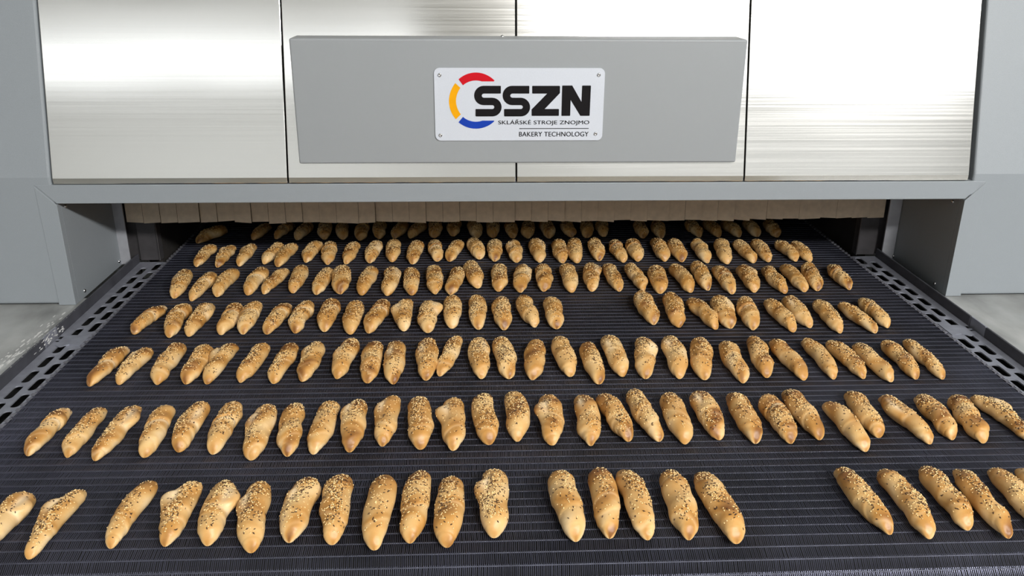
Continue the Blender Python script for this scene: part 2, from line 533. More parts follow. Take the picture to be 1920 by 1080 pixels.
def text_decal(s, plain, x0, x1, ytop, ybot, caron=None):
    def make(t):
        cu = bpy.data.curves.new('lettering', 'FONT')
        cu.body = t
        cu.size = 1.0
        cu.offset = 0.0
        cu.extrude = 0.0
        cu.space_character = 1.04
        ob = bpy.data.objects.new('lettering', cu)
        COL.objects.link(ob)
        bpy.context.view_layer.update()
        dg = bpy.context.evaluated_depsgraph_get()
        me = bpy.data.meshes.new_from_object(ob.evaluated_get(dg))
        bpy.data.objects.remove(ob)
        return me
    mp = make(plain)
    P = np.array([v.co[:] for v in mp.vertices])
    bx0, bx1, by0, by1 = P[:, 0].min(), P[:, 0].max(), P[:, 1].min(), P[:, 1].max()
    me = make(s)
    (ax, az), (bx, bz) = pl(x0, ybot), pl(x1, ytop)
    for v in me.vertices:
        X = ax + (v.co[0] - bx0) / (bx1 - bx0) * (bx - ax)
        Z = az + (v.co[1] - by0) / (by1 - by0) * (bz - az)
        v.co = (X - 0.00022, FY, Z)
    if caron:                                               # the hook over the R, drawn as its own mark
        w = []
        for k in (caron, caron + 1):
            mq = make(plain[:k])
            w.append(max(v.co[0] for v in mq.vertices))
            lo_ = min(v.co[0] for v in mq.vertices)
        cxm = 0.5 * (w[0] + w[1]) + 0.02
        cxx = ax + (cxm - bx0) / (bx1 - bx0) * (bx - ax)
        h, hw_, z0_ = 0.0026, 0.0030, bz + 0.0006
        ck = prism('lettering', [(cxx - hw_, z0_ + h), (cxx - hw_ + 0.0013, z0_ + h), (cxx, z0_ + 0.0011), (cxx + hw_ - 0.0013, z0_ + h), (cxx + hw_, z0_ + h), (cxx + 0.0006, z0_), (cxx - 0.0006, z0_)], FY, SY - 0.0029, 'y', M['black'])
        ck.parent = plate
    me.materials.clear()
    me.materials.append(M['black'])
    bm = bmesh.new()                                        # a second strike, a hair to the side, for the bold weight
    bm.from_mesh(me)
    dup = bmesh.ops.duplicate(bm, geom=bm.verts[:] + bm.edges[:] + bm.faces[:])
    bmesh.ops.translate(bm, vec=(0.00044, -0.00003, 0.0001), verts=[g for g in dup['geom'] if isinstance(g, bmesh.types.BMVert)])
    bm.to_mesh(me)
    bm.free()
    o = bpy.data.objects.new('lettering', me)
    COL.objects.link(o)
    o.parent = plate
    return o


text_decal('SKL\u00c1RSK\u00c9 STROJE ZNOJMO', 'SKLARSKE STROJE ZNOJMO', 775, 1645, 580, 627, 4)
text_decal('BAKERY TECHNOLOGY', 'BAKERY TECHNOLOGY', 972, 1637, 688, 733)
for (a, b) in ((217, 153), (1743, 150), (227, 718), (1703, 707)):
    X, Z = pl(a, b)
    d = dome('screw', (X, SY - 0.003, Z), (0, -1, 0), 0.0047, 0.003, M['bolt'], None)
    d.parent = plate

# ------------------------------------------------------------------ conveyor
conv = empty('conveyor', (0, -0.3, ZFLOOR), 'dark wire mesh conveyor belt between slotted steel side rails', 'conveyor')
vinv = Matrix.Translation((0, 0.3, -ZFLOOR))


def cp_(o):
    o.parent = conv
    o.matrix_parent_inverse = vinv
    return o


PITCHR = 0.0208
YN, RN = -0.935, 0.125                       # the belt turns down over the nose roller here
Y_IN = 1.35


def belt_path(s):
    """arc length from Y_IN towards the nose -> (y, z, ny, nz)"""
    s = np.asarray(s, float)
    flat = Y_IN - YN
    a = np.clip((s - flat) / RN, 0, None)
    y = np.where(s < flat, Y_IN - s, YN - RN * np.sin(a))
    z = np.where(s < flat, 0.0, -RN + RN * np.cos(a))
    ny = np.where(s < flat, 0.0, -np.sin(a))
    nz = np.where(s < flat, 1.0, np.cos(a))
    return y, z, ny, nz


n_rows = int((Y_IN - YN + RN * 2.3) / PITCHR)
WP = 0.0029
n_w = int(1.992 / WP)
rng = np.random.default_rng(3)
rows = np.arange(n_rows)
xs = -0.996 + WP * (np.arange(n_w) + 0.5)
# links: stations along the belt x three points across the wire
st = np.array([-0.07, 0.20, 0.80, 1.07])
lift = np.array([0.0, -0.0011, -0.0011, 0.0])
half = 0.00072
S = (rows[:, None] + st[None, :]) * PITCHR                       # rows x stations
y, z, ny, nz = belt_path(S)
amp = np.where(rows % 2 == 0, 1.0, -1.0) * 0.0011 * (0.7 + 0.6 * rng.random(n_rows))
jit = (rng.random((n_rows, n_w)) - 0.5) * 0.0007
xc = xs[None, :, None] + jit[:, :, None] + amp[:, None, None] * (st - 0.5)[None, None, :]    # rows x wires x stations
zz = (rng.random((n_rows, n_w)) - 0.5) * 0.0004
V = np.zeros((n_rows, n_w, len(st), 3, 3), np.float32)
for c, (dx, dn) in enumerate(((-half, -0.0010), (0.0, 0.0), (half, -0.0010))):
    off = lift[None, None, :] + dn + zz[:, :, None]
    V[:, :, :, c, 0] = xc + dx
    V[:, :, :, c, 1] = y[:, None, :] + ny[:, None, :] * off
    V[:, :, :, c, 2] = z[:, None, :] + nz[:, None, :] * off
base = (np.arange(n_rows * n_w) * len(st) * 3)[:, None, None]
q = []
for a in range(len(st) - 1):
    for c in range(2):
        q.append([a * 3 + c, a * 3 + c + 1, (a + 1) * 3 + c + 1, (a + 1) * 3 + c])
Q = (base + np.array(q)[None]).reshape(-1, 4)[:, ::-1]
belt = cp_(np_mesh('wire_mesh', V.reshape(-1, 3), Q, M['wire']))
tag(belt, kind='stuff')
# cross rods, thin, under the knuckles
rv, rq = [], []
for r in range(n_rows + 1):
    yy, zz_, n1, n2 = [float(t) for t in belt_path(r * PITCHR)]
    for k in range(6):
        t = 2 * math.pi * k / 6
        oy, oz = 0.0012 * math.cos(t), 0.0012 * math.sin(t) - 0.0019
        for X in (-0.998, 0.998):
            rv.append((X, yy + oy + n1 * -0.0, zz_ + oz))
    b0 = r * 12
    for k in range(6):
        k2 = (k + 1) % 6
        rq.append((b0 + 2 * k, b0 + 2 * k + 1, b0 + 2 * k2 + 1, b0 + 2 * k2))
rods = cp_(np_mesh('cross_rods', np.array(rv), np.array(rq), M['rod']))
tag(rods, kind='stuff')
# welded wire loops along both belt edges
ev, ef = [], []
for sx in (-1, 1):
    for r in range(n_rows):
        yy, zz_, n1, n2 = [float(t) for t in belt_path((r + 0.5) * PITCHR)]
        if yy < YN: continue
        w = 0.0045 + 0.002 * random.random()
        h = 0.0075
        b0 = len(ev)
        xa, xb = sx * 0.994, sx * (0.998 + w)
        for (X, Y) in ((xa, yy - h), (xb, yy - h * .55), (xb, yy + h * .55), (xa, yy + h)):
            ev.append((X, Y, -0.0002)); ev.append((X, Y, -0.003))
        ef += [(b0, b0 + 2, b0 + 4, b0 + 6), (b0, b0 + 1, b0 + 3, b0 + 2), (b0 + 2, b0 + 3, b0 + 5, b0 + 4), (b0 + 4, b0 + 5, b0 + 7, b0 + 6)]
ew = cp_(np_mesh('edge_loops', np.array(ev), np.array(ef), M['edge'], smooth=False))
tag(ew, kind='stuff')
cp_(box('slider_bed', -1.0, 1.0, YN, Y_IN, -0.030, -0.006, M['under']))
# nose roller
N = 40
rv = []
for X in (-1.0, 1.0):
    for k in range(N):
        t = 2 * math.pi * k / N
        rv.append((X, YN + (RN - 0.006) * math.cos(t), -RN + (RN - 0.006) * math.sin(t)))
cp_(mesh_obj('nose_roller', rv, [(k, (k + 1) % N, N + (k + 1) % N, N + k) for k in range(N)] + [tuple(range(N - 1, -1, -1)), tuple(range(N, 2 * N))], M['under'], smooth=False))


def slot_plate(name, sx, y0, y1, outs, ins):
    """plate with two rows of rounded slots, each slot a real hole with depth"""
    z, th = -0.001, 0.003
    rowsX = [(1.0005, 1.0290, ins), (1.0290, 1.0600, outs)]
    v, f = [], []

    def quad(ax, bx, ay, by):
        b = len(v)
        v.extend([(ax, ay, z), (bx, ay, z), (bx, by, z), (ax, by, z)])
        f.append((b, b + 1, b + 2, b + 3))
    quad(1.0600, 1.0735, y0 + (0.013 if y1 > 0 else 0), y1 - (0.013 if y1 < 0 else 0))     # notch at the joint
    hw, hl, rr = 0.0092, 0.0288, 0.0086
    for ax, bx, cs in rowsX:
        cx = 0.5 * (ax + bx) - 0.0005
        cs = sorted(cs)
        yprev = y0
        for cyy in cs:
            a, b_ = cyy - 0.034, cyy + 0.034
            a, b_ = max(a, y0), min(b_, y1)
            if a > yprev + 1e-6: quad(ax, bx, yprev, a)
            # outline of slot and matching rectangle
            inner = []
            lo, hi = max(cyy - hl, a + 0.0005), min(cyy + hl, b_ - 0.0005)
            nA = 4
            for (ccx, ccy, a0) in ((cx + hw - rr, hi - rr, 0), (cx - hw + rr, hi - rr, 90), (cx - hw + rr, lo + rr, 180), (cx + hw - rr, lo + rr, 270)):
                for kk in range(nA + 1):
                    t = math.radians(a0 + 90 * kk / nA)
                    inner.append((ccx + rr * math.cos(t), ccy + rr * math.sin(t)))
            outer = []
            for (px_, py_), a0 in (((bx, b_), 0), ((ax, b_), 90), ((ax, a), 180), ((bx, a), 270)):
                for kk in range(nA + 1):
                    t = kk / nA
                    if a0 == 0: p = (bx, (hi - rr) + (b_ - hi + rr) * min(1, 2 * t)) if t < .5 else (bx + (cx + hw - rr - bx) * (2 * t - 1), b_)
                    elif a0 == 90: p = ((cx - hw + rr) + (ax - cx + hw - rr) * (2 * t), b_) if t < .5 else (ax, b_ + (hi - rr - b_) * (2 * t - 1))
                    elif a0 == 180: p = (ax, (lo + rr) + (a - lo - rr) * (2 * t)) if t < .5 else (ax + (cx - hw + rr - ax) * (2 * t - 1), a)
                    else: p = ((cx + hw - rr) + (bx - cx - hw + rr) * (2 * t), a) if t < .5 else (bx, a + (lo + rr - a) * (2 * t - 1))
                    outer.append(p)
            n = len(inner)
            b0 = len(v)
            v.extend([(p[0], p[1], z) for p in outer] + [(p[0], p[1], z) for p in inner] + [(p[0], p[1], z - th) for p in inner])
            for kk in range(n):
                k2 = (kk + 1) % n
                f.append((b0 + kk, b0 + k2, b0 + n + k2, b0 + n + kk))
                f.append((b0 + n + kk, b0 + n + k2, b0 + 2 * n + k2, b0 + 2 * n + kk))
            yprev = b_
        if yprev < y1 - 1e-6: quad(ax, bx, yprev, y1)
    # rim of the sheet
    b = len(v)
    v.extend([(1.0005, y0, z), (1.0735, y0, z), (1.0735, y1, z), (1.0005, y1, z), (1.0005, y0, z - th), (1.0735, y0, z - th), (1.0735, y1, z - th), (1.0005, y1, z - th)])
    f += [(b + 4, b + 5, b + 1, b), (b + 5, b + 6, b + 2, b + 1), (b + 6, b + 7, b + 3, b + 2), (b + 7, b + 4, b, b + 3)]
    if sx < 0:
        v = [(-p[0], p[1], p[2]) for p in v]
        f = [tuple(reversed(t)) for t in f]
    return cp_(mesh_obj(name, v, f, M['plate']))


YJ = -0.2035
for sx in (-1, 1):
    slot_plate('slotted_plate', sx, YJ + 0.001, 0.327, [0.251 - 0.07 * k for k in range(7)], [0.286 - 0.07 * k for k in range(7)])
    slot_plate('slotted_plate', sx, -0.93, YJ - 0.001, [-0.249 - 0.07 * k for k in range(10)], [-0.284 - 0.07 * k for k in range(9)])
    # splice tongue bridging the two plates, with a rounded end
    xa, xb = 1.0035, 1.0600
    pts = [(xa, -0.178), (xa + 0.012, -0.186), (xb - 0.012, -0.186), (xb, -0.196), (xb, -0.240)] + \
          [(1.046 + 0.008 * math.cos(t), -0.240 - 0.008 * math.sin(t)) for t in (0.5, 1.1, 1.6, 2.2, 2.8)] + [(1.030, -0.236), (xa, -0.244)]
    cp_(prism('splice_plate', [(sx * a, b) for a, b in pts], -0.0008, 0.0012, 'z', M['plate']))
    # raised rim in two lengths, with the gap at the joint
    for (a, b) in ((-0.186, 0.328), (-0.93, -0.252)):
        prof = [(sx * 1.0737, -0.049), (sx * 1.0745, 0.0235), (sx * 1.0800, 0.0235), (sx * 1.0800, -0.049)]
        cp_(prism('rim', [(p[0], p[1]) for p in prof], a, b, 'y', M['rim'], bevel=0.0015))
    cp_(prism('joint_bracket', [(sx * 1.0765, -0.187), (sx * 1.0795, -0.187), (sx * 1.0795, -0.251), (sx * 1.0745, -0.2515), (sx * 1.0745, -0.2480), (sx * 1.0765, -0.245)], -0.010, 0.0232, 'z', M['plate']))
    cp_(box('slot_shade_liner', min(sx * 1.0710, sx * 1.0732), max(sx * 1.0710, sx * 1.0732), -0.93, 0.327, -0.0495, -0.0045, M['under']))  # added black sheet; the shade inside the slots is put into its colour
    cp_(box('undertray', min(sx * 1.0, sx * 1.13), max(sx * 1.0, sx * 1.13), -0.93, 0.327, -0.06, -0.05, M['under']))
    cp_(box('side_frame', min(sx * 1.02, sx * 1.08), max(sx * 1.02, sx * 1.08), -0.93, 0.04, ZFLOOR, -0.131, M['rim']))
# flour smeared over the rim joint
random.seed(11)
fv, ff = [], []
for k in range(200):
    yy = random.gauss(-0.24, 0.09)
    if random.random() < .45:
        xx, zt = random.uniform(-1.0797, -1.0747), 0.0236
        if -0.252 < yy < -0.186: xx, zt = random.uniform(-1.0795, -1.0767), 0.0233
    else:
        xx, zt = -1.100 - abs(random.gauss(0, 0.02)), 0.0001
    r = random.uniform(0.0003, 0.0008); ll = r * random.uniform(1, 3)
    b = len(fv)
    fv += [(xx + r * math.cos(t) * .8, yy + ll * math.sin(t), zt) for t in np.linspace(0, 2 * math.pi, 7)[:-1]] + [(xx, yy, zt + r * .35)]
    ff += [(b + i, b + (i + 1) % 6, b + 6) for i in range(6)]
for k in range(46):                                         # streaks on the rim's inner face and on the bracket
    yy = random.gauss(-0.215, 0.035)
    ins = -0.2515 < yy < -0.1865
    xx = (-1.0764 if ins else -1.0742)
    zc_ = random.uniform(0.002, 0.021)
    a_, b_2 = random.uniform(0.002, 0.009), random.uniform(0.0006, 0.0022)
    if ins is False and not (-0.30 < yy < -0.12): continue
    b = len(fv)
    fv += [(xx + 0.0001, yy + a_ * random.uniform(.7, 1.2) * math.cos(t), min(0.0228, zc_ + b_2 * random.uniform(.6, 1.3) * math.sin(t))) for t in np.linspace(0, 2 * math.pi, 7)[:-1]] + [(xx + 0.0006, yy, zc_)]
    ff += [(b + i, b + (i + 1) % 6, b + 6) for i in range(6)]
for k in range(60):                                         # dusting on the deck along the rim
    yy = random.gauss(-0.27, 0.10)
    xx = -1.112 - abs(random.gauss(0, 0.016))
    a_, b_2 = random.uniform(0.003, 0.013), random.uniform(0.001, 0.0035)
    b = len(fv)
    fv += [(xx + b_2 * random.uniform(.5, 1.3) * math.cos(t), yy + a_ * random.uniform(.6, 1.2) * math.sin(t), 0.0001) for t in np.linspace(0, 2 * math.pi, 7)[:-1]] + [(xx, yy, 0.0006)]
    ff += [(b + i, b + (i + 1) % 6, b + 6) for i in range(6)]
fo = cp_(np_mesh('flour_smear', np.array(fv), np.array(ff), M['flour']))
tag(fo, kind='stuff')

# ------------------------------------------------------------------ decks beside the conveyor
for sx, lab in ((-1, 'worn grey side deck beside the flour-smeared rail'), (1, 'bright grey side deck beside the clean slotted rail')):
    d = empty('side_deck', (sx * 1.5, -0.5, ZFLOOR), lab, 'deck')
    dinv = Matrix.Translation((-sx * 1.5, 0.5, -ZFLOOR))
    t = box('deck_top', min(sx * 1.0805, sx * 2.3), max(sx * 1.0805, sx * 2.3), -1.3, 0.049, -0.011, 0.0, M['deck'], bevel=0.001)
    t.parent = d; t.matrix_parent_inverse = dinv
    for (lx, ly) in ((1.15, -1.25), (2.25, -1.25), (2.25, -0.02), (1.15, -0.02)):
        l = box('leg', min(sx * lx, sx * (lx + .03)), max(sx * lx, sx * (lx + .03)), ly, ly + 0.03, ZFLOOR, -0.0112, M['rim'])
        l.parent = d; l.matrix_parent_inverse = dinv

# ------------------------------------------------------------------ the rolls
# crop tables: (origin x, origin y, scale, [(tail x, tail y, head x, head y, width, kind, seeds)])
# kind: p plain, l flap on one side, r lump on the other, c creased, L big flap; seeds 1 light .. 3 heavy
A, B, C_, D = (300, 396, 5), (620, 396, 5), (940, 396, 5), (1260, 396, 5)
E_, F_, G, H, I_ = (140, 530, 5), (480, 530, 5), (820, 530, 5), (1140, 530, 5), (1420, 530, 5)
J, K, L_, M_, N_, O_ = (20, 700, 5), (380, 700, 5), (740, 700, 5), (1080, 700, 5), (1400, 700, 5), (1680, 700, 8)
P_, Q_, R_, S_, T_ = (0, 850, 5), (360, 850, 5), (700, 850, 5), (1020, 850, 5), (1536, 850, 5)
ROWS = [
    [(A, 345, 285, 590, 140, 160, 'p', 2), (A, 870, 255, 1010, 100, 115, 'p', 2), (A, 1085, 245, 1215, 110, 115, 'c', 1), (A, 1285, 255, 1400, 100, 125, 'c', 2),
     (A, 1540, 250, 1550, 110, 125, 'p', 3), (A, 1715, 250, 1715, 110, 120, 'p', 2), (B, 275, 260, 310, 100, 125, 'c', 1), (B, 455, 245, 465, 100, 120, 'p', 2),
     (B, 600, 240, 680, 100, 125, 'p', 2), (B, 745, 240, 860, 105, 125, 'p', 1), (B, 975, 235, 975, 100, 125, 'p', 3), (B, 1150, 220, 1165, 95, 125, 'p', 2),
     (B, 1370, 240, 1335, 100, 130, 'p', 2), (B, 1520, 235, 1510, 100, 125, 'p', 3), (B, 1710, 240, 1695, 105, 115, 'c', 1), (B, 1850, 240, 1855, 105, 125, 'p', 2),
     (C_, 450, 240, 415, 105, 130, 'p', 2), (C_, 660, 230, 615, 100, 125, 'p', 2), (C_, 800, 235, 805, 105, 125, 'p', 2), (C_, 960, 225, 940, 100, 115, 'c', 2),
     (C_, 1330, 240, 1290, 110, 120, 'p', 2), (C_, 1500, 240, 1460, 110, 125, 'c', 2), (D, 260, 230, 190, 110, 125, 'c', 2), (D, 440, 230, 350, 110, 125, 'p', 2),
     (D, 630, 230, 530, 110, 130, 'p', 2), (D, 800, 225, 730, 110, 125, 'p', 2), (D, 985, 230, 920, 110, 125, 'p', 2)],
    [(A, 340, 505, 510, 285, 120, 'p', 2), (A, 535, 510, 680, 290, 115, 'l', 2), (A, 740, 500, 880, 280, 120, 'l', 2), (A, 975, 480, 1125, 275, 125, 'p', 2),
     (A, 1105, 505, 1265, 280, 130, 'p', 2), (A, 1365, 465, 1500, 265, 135, 'p', 2), (A, 1570, 485, 1610, 270, 135, 'c', 2), (A, 1740, 480, 1830, 270, 125, 'p', 2),
     (B, 365, 470, 440, 260, 135, 'r', 2), (B, 575, 460, 610, 255, 135, 'p', 2), (B, 765, 480, 810, 260, 135, 'p', 2), (B, 1000, 455, 970, 255, 130, 'c', 2),
     (B, 1115, 455, 1215, 255, 130, 'p', 2), (B, 1395, 435, 1325, 250, 145, 'p', 2), (B, 1535, 455, 1550, 250, 135, 'p', 3), (B, 1745, 465, 1715, 260, 135, 'l', 1),
     (C_, 360, 465, 320, 250, 140, 'r', 2), (C_, 575, 470, 510, 255, 140, 'p', 2), (C_, 710, 470, 670, 245, 140, 'p', 2), (C_, 915, 450, 865, 245, 135, 'p', 2),
     (C_, 1145, 465, 1045, 250, 130, 'c', 2), (C_, 1280, 455, 1230, 250, 145, 'c', 2), (C_, 1535, 455, 1430, 240, 140, 'p', 2), (C_, 1695, 460, 1600, 250, 145, 'p', 2),
     (D, 335, 470, 215, 245, 135, 'p', 2), (D, 520, 480, 450, 250, 140, 'p', 2), (D, 765, 470, 590, 250, 135, 'p', 2), (D, 905, 460, 760, 245, 130, 'p', 2),
     (D, 1165, 455, 980, 250, 130, 'p', 2), (D, 1295, 460, 1140, 260, 125, 'p', 3)],
    [(A, 130, 800, 260, 530, 150, 'l', 2), (A, 290, 825, 510, 540, 140, 'c', 2), (A, 530, 785, 720, 510, 150, 'p', 1), (A, 820, 770, 985, 500, 150, 'c', 1),
     (A, 970, 760, 1200, 500, 130, 'p', 2), (A, 1245, 750, 1340, 485, 145, 'p', 2), (A, 1465, 765, 1580, 500, 140, 'p', 2), (A, 1690, 760, 1720, 500, 165, 'l', 2),
     (B, 290, 770, 400, 500, 150, 'p', 2), (B, 530, 775, 580, 500, 145, 'r', 3), (B, 760, 770, 745, 510, 150, 'p', 2), (B, 980, 760, 970, 490, 150, 'p', 2),
     (B, 1125, 765, 1200, 500, 140, 'p', 2), (B, 1380, 705, 1310, 455, 155, 'p', 3), (B, 1575, 735, 1580, 475, 150, 'p', 3), (B, 1780, 745, 1815, 480, 150, 'r', 1),
     (C_, 400, 735, 395, 485, 150, 'p', 1), (C_, 660, 745, 610, 475, 150, 'p', 2), (C_, 850, 735, 835, 475, 150, 'r', 2), (C_, 1105, 735, 975, 470, 140, 'p', 2),
     (C_, 1330, 735, 1185, 470, 140, 'p', 2), (C_, 1490, 755, 1440, 505, 165, 'p', 2), (C_, 1775, 745, 1610, 480, 150, 'p', 2), (D, 335, 725, 215, 455, 150, 'p', 2),
     (D, 565, 760, 400, 490, 155, 'c', 2), (D, 775, 745, 640, 490, 155, 'r', 2), (D, 1060, 755, 870, 490, 145, 'p', 3), (D, 1245, 740, 1035, 475, 145, 'p', 1),
     (D, 1365, 730, 1270, 470, 150, 'p', 2), (D, 1665, 720, 1480, 470, 140, 'c', 3)],
    [(E_, 550, 465, 850, 175, 155, 'c', 1), (E_, 885, 495, 1060, 170, 170, 'c', 2), (E_, 1065, 485, 1280, 160, 165, 'R', 2), (E_, 1370, 470, 1540, 170, 165, 'c', 1),
     (E_, 1575, 465, 1720, 150, 170, 'c', 2), (F_, 100, 465, 320, 160, 160, 'c', 2), (F_, 365, 455, 500, 150, 165, 'c', 2), (F_, 640, 440, 730, 130, 175, 'c', 2),
     (F_, 885, 465, 945, 155, 170, 'p', 2), (F_, 1055, 455, 1210, 145, 170, 'c', 2), (F_, 1385, 435, 1410, 135, 160, 'L', 2), (F_, 1610, 450, 1630, 155, 175, 'R', 2),
     (F_, 1835, 410, 1845, 105, 165, 'p', 2), (G, 385, 420, 360, 100, 165, 'p', 3), (G, 625, 425, 600, 115, 170, 'p', 3), (G, 915, 400, 790, 95, 165, 'p', 1),
     (G, 1120, 415, 1050, 120, 170, 'p', 2), (H, 430, 375, 305, 70, 180, 'l', 2), (H, 670, 400, 570, 80, 175, 'p', 2), (H, 1010, 420, 760, 115, 165, 'p', 2),
     (H, 1150, 410, 1015, 120, 190, 'r', 2), (H, 1360, 425, 1280, 115, 175, 'c', 2), (H, 1740, 445, 1490, 125, 165, 'p', 2), (I_, 495, 405, 265, 100, 170, 'l', 2),
     (I_, 780, 455, 555, 135, 165, 'p', 3), (I_, 1110, 455, 775, 150, 155, 'p', 2), (I_, 1225, 405, 965, 105, 150, 'c', 3)],
    [(E_, 135, 950, 490, 555, 175, 'c', 1), (E_, 410, 935, 705, 565, 165, 'l', 2), (E_, 770, 935, 1000, 540, 185, 'p', 2), (E_, 1040, 930, 1255, 560, 190, 'p', 2),
     (E_, 1235, 930, 1500, 535, 170, 'L', 2), (E_, 1550, 915, 1790, 535, 175, 'p', 2), (F_, 160, 925, 360, 530, 175, 'p', 2), (F_, 430, 905, 590, 520, 180, 'l', 2),
     (F_, 755, 880, 910, 495, 180, 'l', 2), (F_, 1045, 920, 1120, 525, 190, 'p', 2), (F_, 1285, 930, 1320, 515, 185, 'l', 2), (F_, 1590, 895, 1630, 500, 190, 'l', 2),
     (G, 20, 855, 205, 460, 155, 'p', 2), (G, 410, 880, 400, 495, 185, 'r', 3), (G, 670, 880, 595, 490, 190, 'p', 3), (G, 890, 890, 930, 510, 190, 'p', 1),
     (G, 1245, 860, 1140, 480, 190, 'p', 2), (G, 1515, 930, 1395, 525, 180, 'p', 2), (G, 1740, 860, 1590, 465, 190, 'l', 2), (H, 350, 880, 325, 490, 190, 'r', 2),
     (H, 670, 880, 560, 475, 195, 'l', 2), (H, 905, 890, 855, 500, 205, 'p', 2), (H, 1270, 920, 1095, 520, 190, 'p', 2), (H, 1490, 870, 1345, 475, 180, 'p', 2),
     (I_, 440, 895, 140, 490, 180, 'p', 1), (I_, 720, 885, 440, 485, 170, 'p', 1), (I_, 1000, 880, 670, 500, 180, 'p', 2), (I_, 1255, 910, 920, 520, 175, 'p', 2),
     (I_, 1490, 885, 1190, 500, 170, 'p', 2), (I_, 1740, 885, 1390, 480, 155, 'p', 2)],
    [(J, 155, 750, 545, 265, 190, 'c', 1), (J, 525, 765, 865, 265, 190, 'p', 2), (J, 785, 795, 1190, 245, 195, 'R', 2), (J, 1245, 765, 1470, 245, 210, 'c', 1),
     (J, 1570, 715, 1810, 230, 215, 'r', 2), (K, 90, 735, 310, 220, 210, 'c', 2), (K, 450, 790, 610, 250, 225, 'l', 2), (K, 790, 755, 890, 240, 215, 'p', 2),
     (K, 1035, 735, 1225, 215, 210, 'p', 2), (K, 1375, 715, 1470, 200, 215, 'l', 2), (K, 1680, 660, 1800, 175, 205, 'l', 1), (L_, 240, 690, 235, 195, 225, 'p', 2),
     (L_, 545, 700, 560, 200, 215, 'L', 1), (L_, 885, 645, 825, 155, 220, 'p', 3), (L_, 1150, 615, 1110, 140, 220, 'p', 3), (L_, 1480, 650, 1430, 170, 215, 'L', 1),
     (L_, 1840, 655, 1750, 165, 215, 'l', 1), (M_, 495, 615, 230, 160, 215, 'p', 2), (M_, 780, 615, 515, 110, 205, 'p', 2), (M_, 1025, 640, 850, 155, 225, 'p', 2),
     (M_, 1345, 600, 1140, 135, 230, 'l', 2), (M_, 1685, 635, 1450, 145, 220, 'p', 2), (N_, 420, 635, 180, 165, 225, 'c', 2), (N_, 685, 600, 370, 115, 215, 'p', 2),
     (N_, 1120, 710, 740, 220, 215, 'p', 1), (N_, 1240, 580, 950, 125, 205, 'p', 2), (N_, 1725, 640, 1260, 160, 205, 'L', 1), (O_, 850, 960, 340, 250, 335, 'p', 2),
     (O_, 1310, 1010, 870, 260, 345, 'p', 2), (O_, 2040, 1000, 1160, 240, 300, 'R', 3)],
    [(P_, -150, 890, 270, 325, 275, 'R', 1), (P_, 260, 965, 770, 270, 220, 'L', 2), (P_, 1030, 865, 1430, 180, 220, 'p', 1), (P_, 1540, 845, 1830, 210, 245, 'L', 2),
     (Q_, 140, 840, 315, 190, 248, 'R', 2), (Q_, 551, 905, 646, 230, 258, 'l', 2), (Q_, 905, 810, 1120, 175, 260, 'l', 2), (Q_, 1310, 830, 1410, 145, 265, 'p', 3),
     (Q_, 1705, 880, 1820, 150, 260, 'p', 1), (R_, 340, 815, 465, 120, 260, 'p', 2), (R_, 690, 855, 755, 170, 268, 'p', 2), (R_, 1130, 765, 1120, 105, 265, 'L', 3),
     (S_, 300, 800, 140, 115, 265, 'p', 1), (S_, 615, 770, 515, 85, 252, 'p', 1), (S_, 978, 785, 742, 100, 252, 'p', 2), (S_, 1360, 785, 1170, 115, 270, 'p', 2),
     (S_, 1810, 820, 1450, 120, 270, 'p', 2), (T_, 670, 735, 180, 80, 245, 'p', 2), (T_, 1040, 775, 590, 95, 245, 'p', 2), (T_, 1400, 695, 970, 65, 240, 'p', 2),
     (T_, 1780, 770, 1290, 80, 235, 'p', 2), (T_, 2130, 740, 1620, 75, 230, 'p', 2), (T_, 2420, 730, 1870, 70, 230, 'p', 1)],
]
ORD = ['first', 'second', 'third', 'fourth', 'fifth', 'sixth', 'seventh', 'eighth', 'ninth', 'tenth', 'eleventh', 'twelfth', 'thirteenth', 'fourteenth', 'fifteenth',
       'sixteenth', 'seventeenth', 'eighteenth', 'nineteenth', 'twentieth'] + ['twenty-' + o for o in ('first', 'second', 'third', 'fourth', 'fifth', 'sixth', 'seventh', 'eighth', 'ninth')] + ['thirtieth']
OCT_V = np.array([(1, 0, 0), (-1, 0, 0), (0, 1, 0), (0, -1, 0), (0, 0, 1), (0, 0, -1)], float)
OCT_F = np.array([(0, 2, 4), (2, 1, 4), (1, 3, 4), (3, 0, 4), (2, 0, 5), (1, 2, 5), (3, 1, 5), (0, 3, 5)])


def sig(x):
    return 1.0 / (1.0 + np.exp(-np.clip(x, -40, 40)))


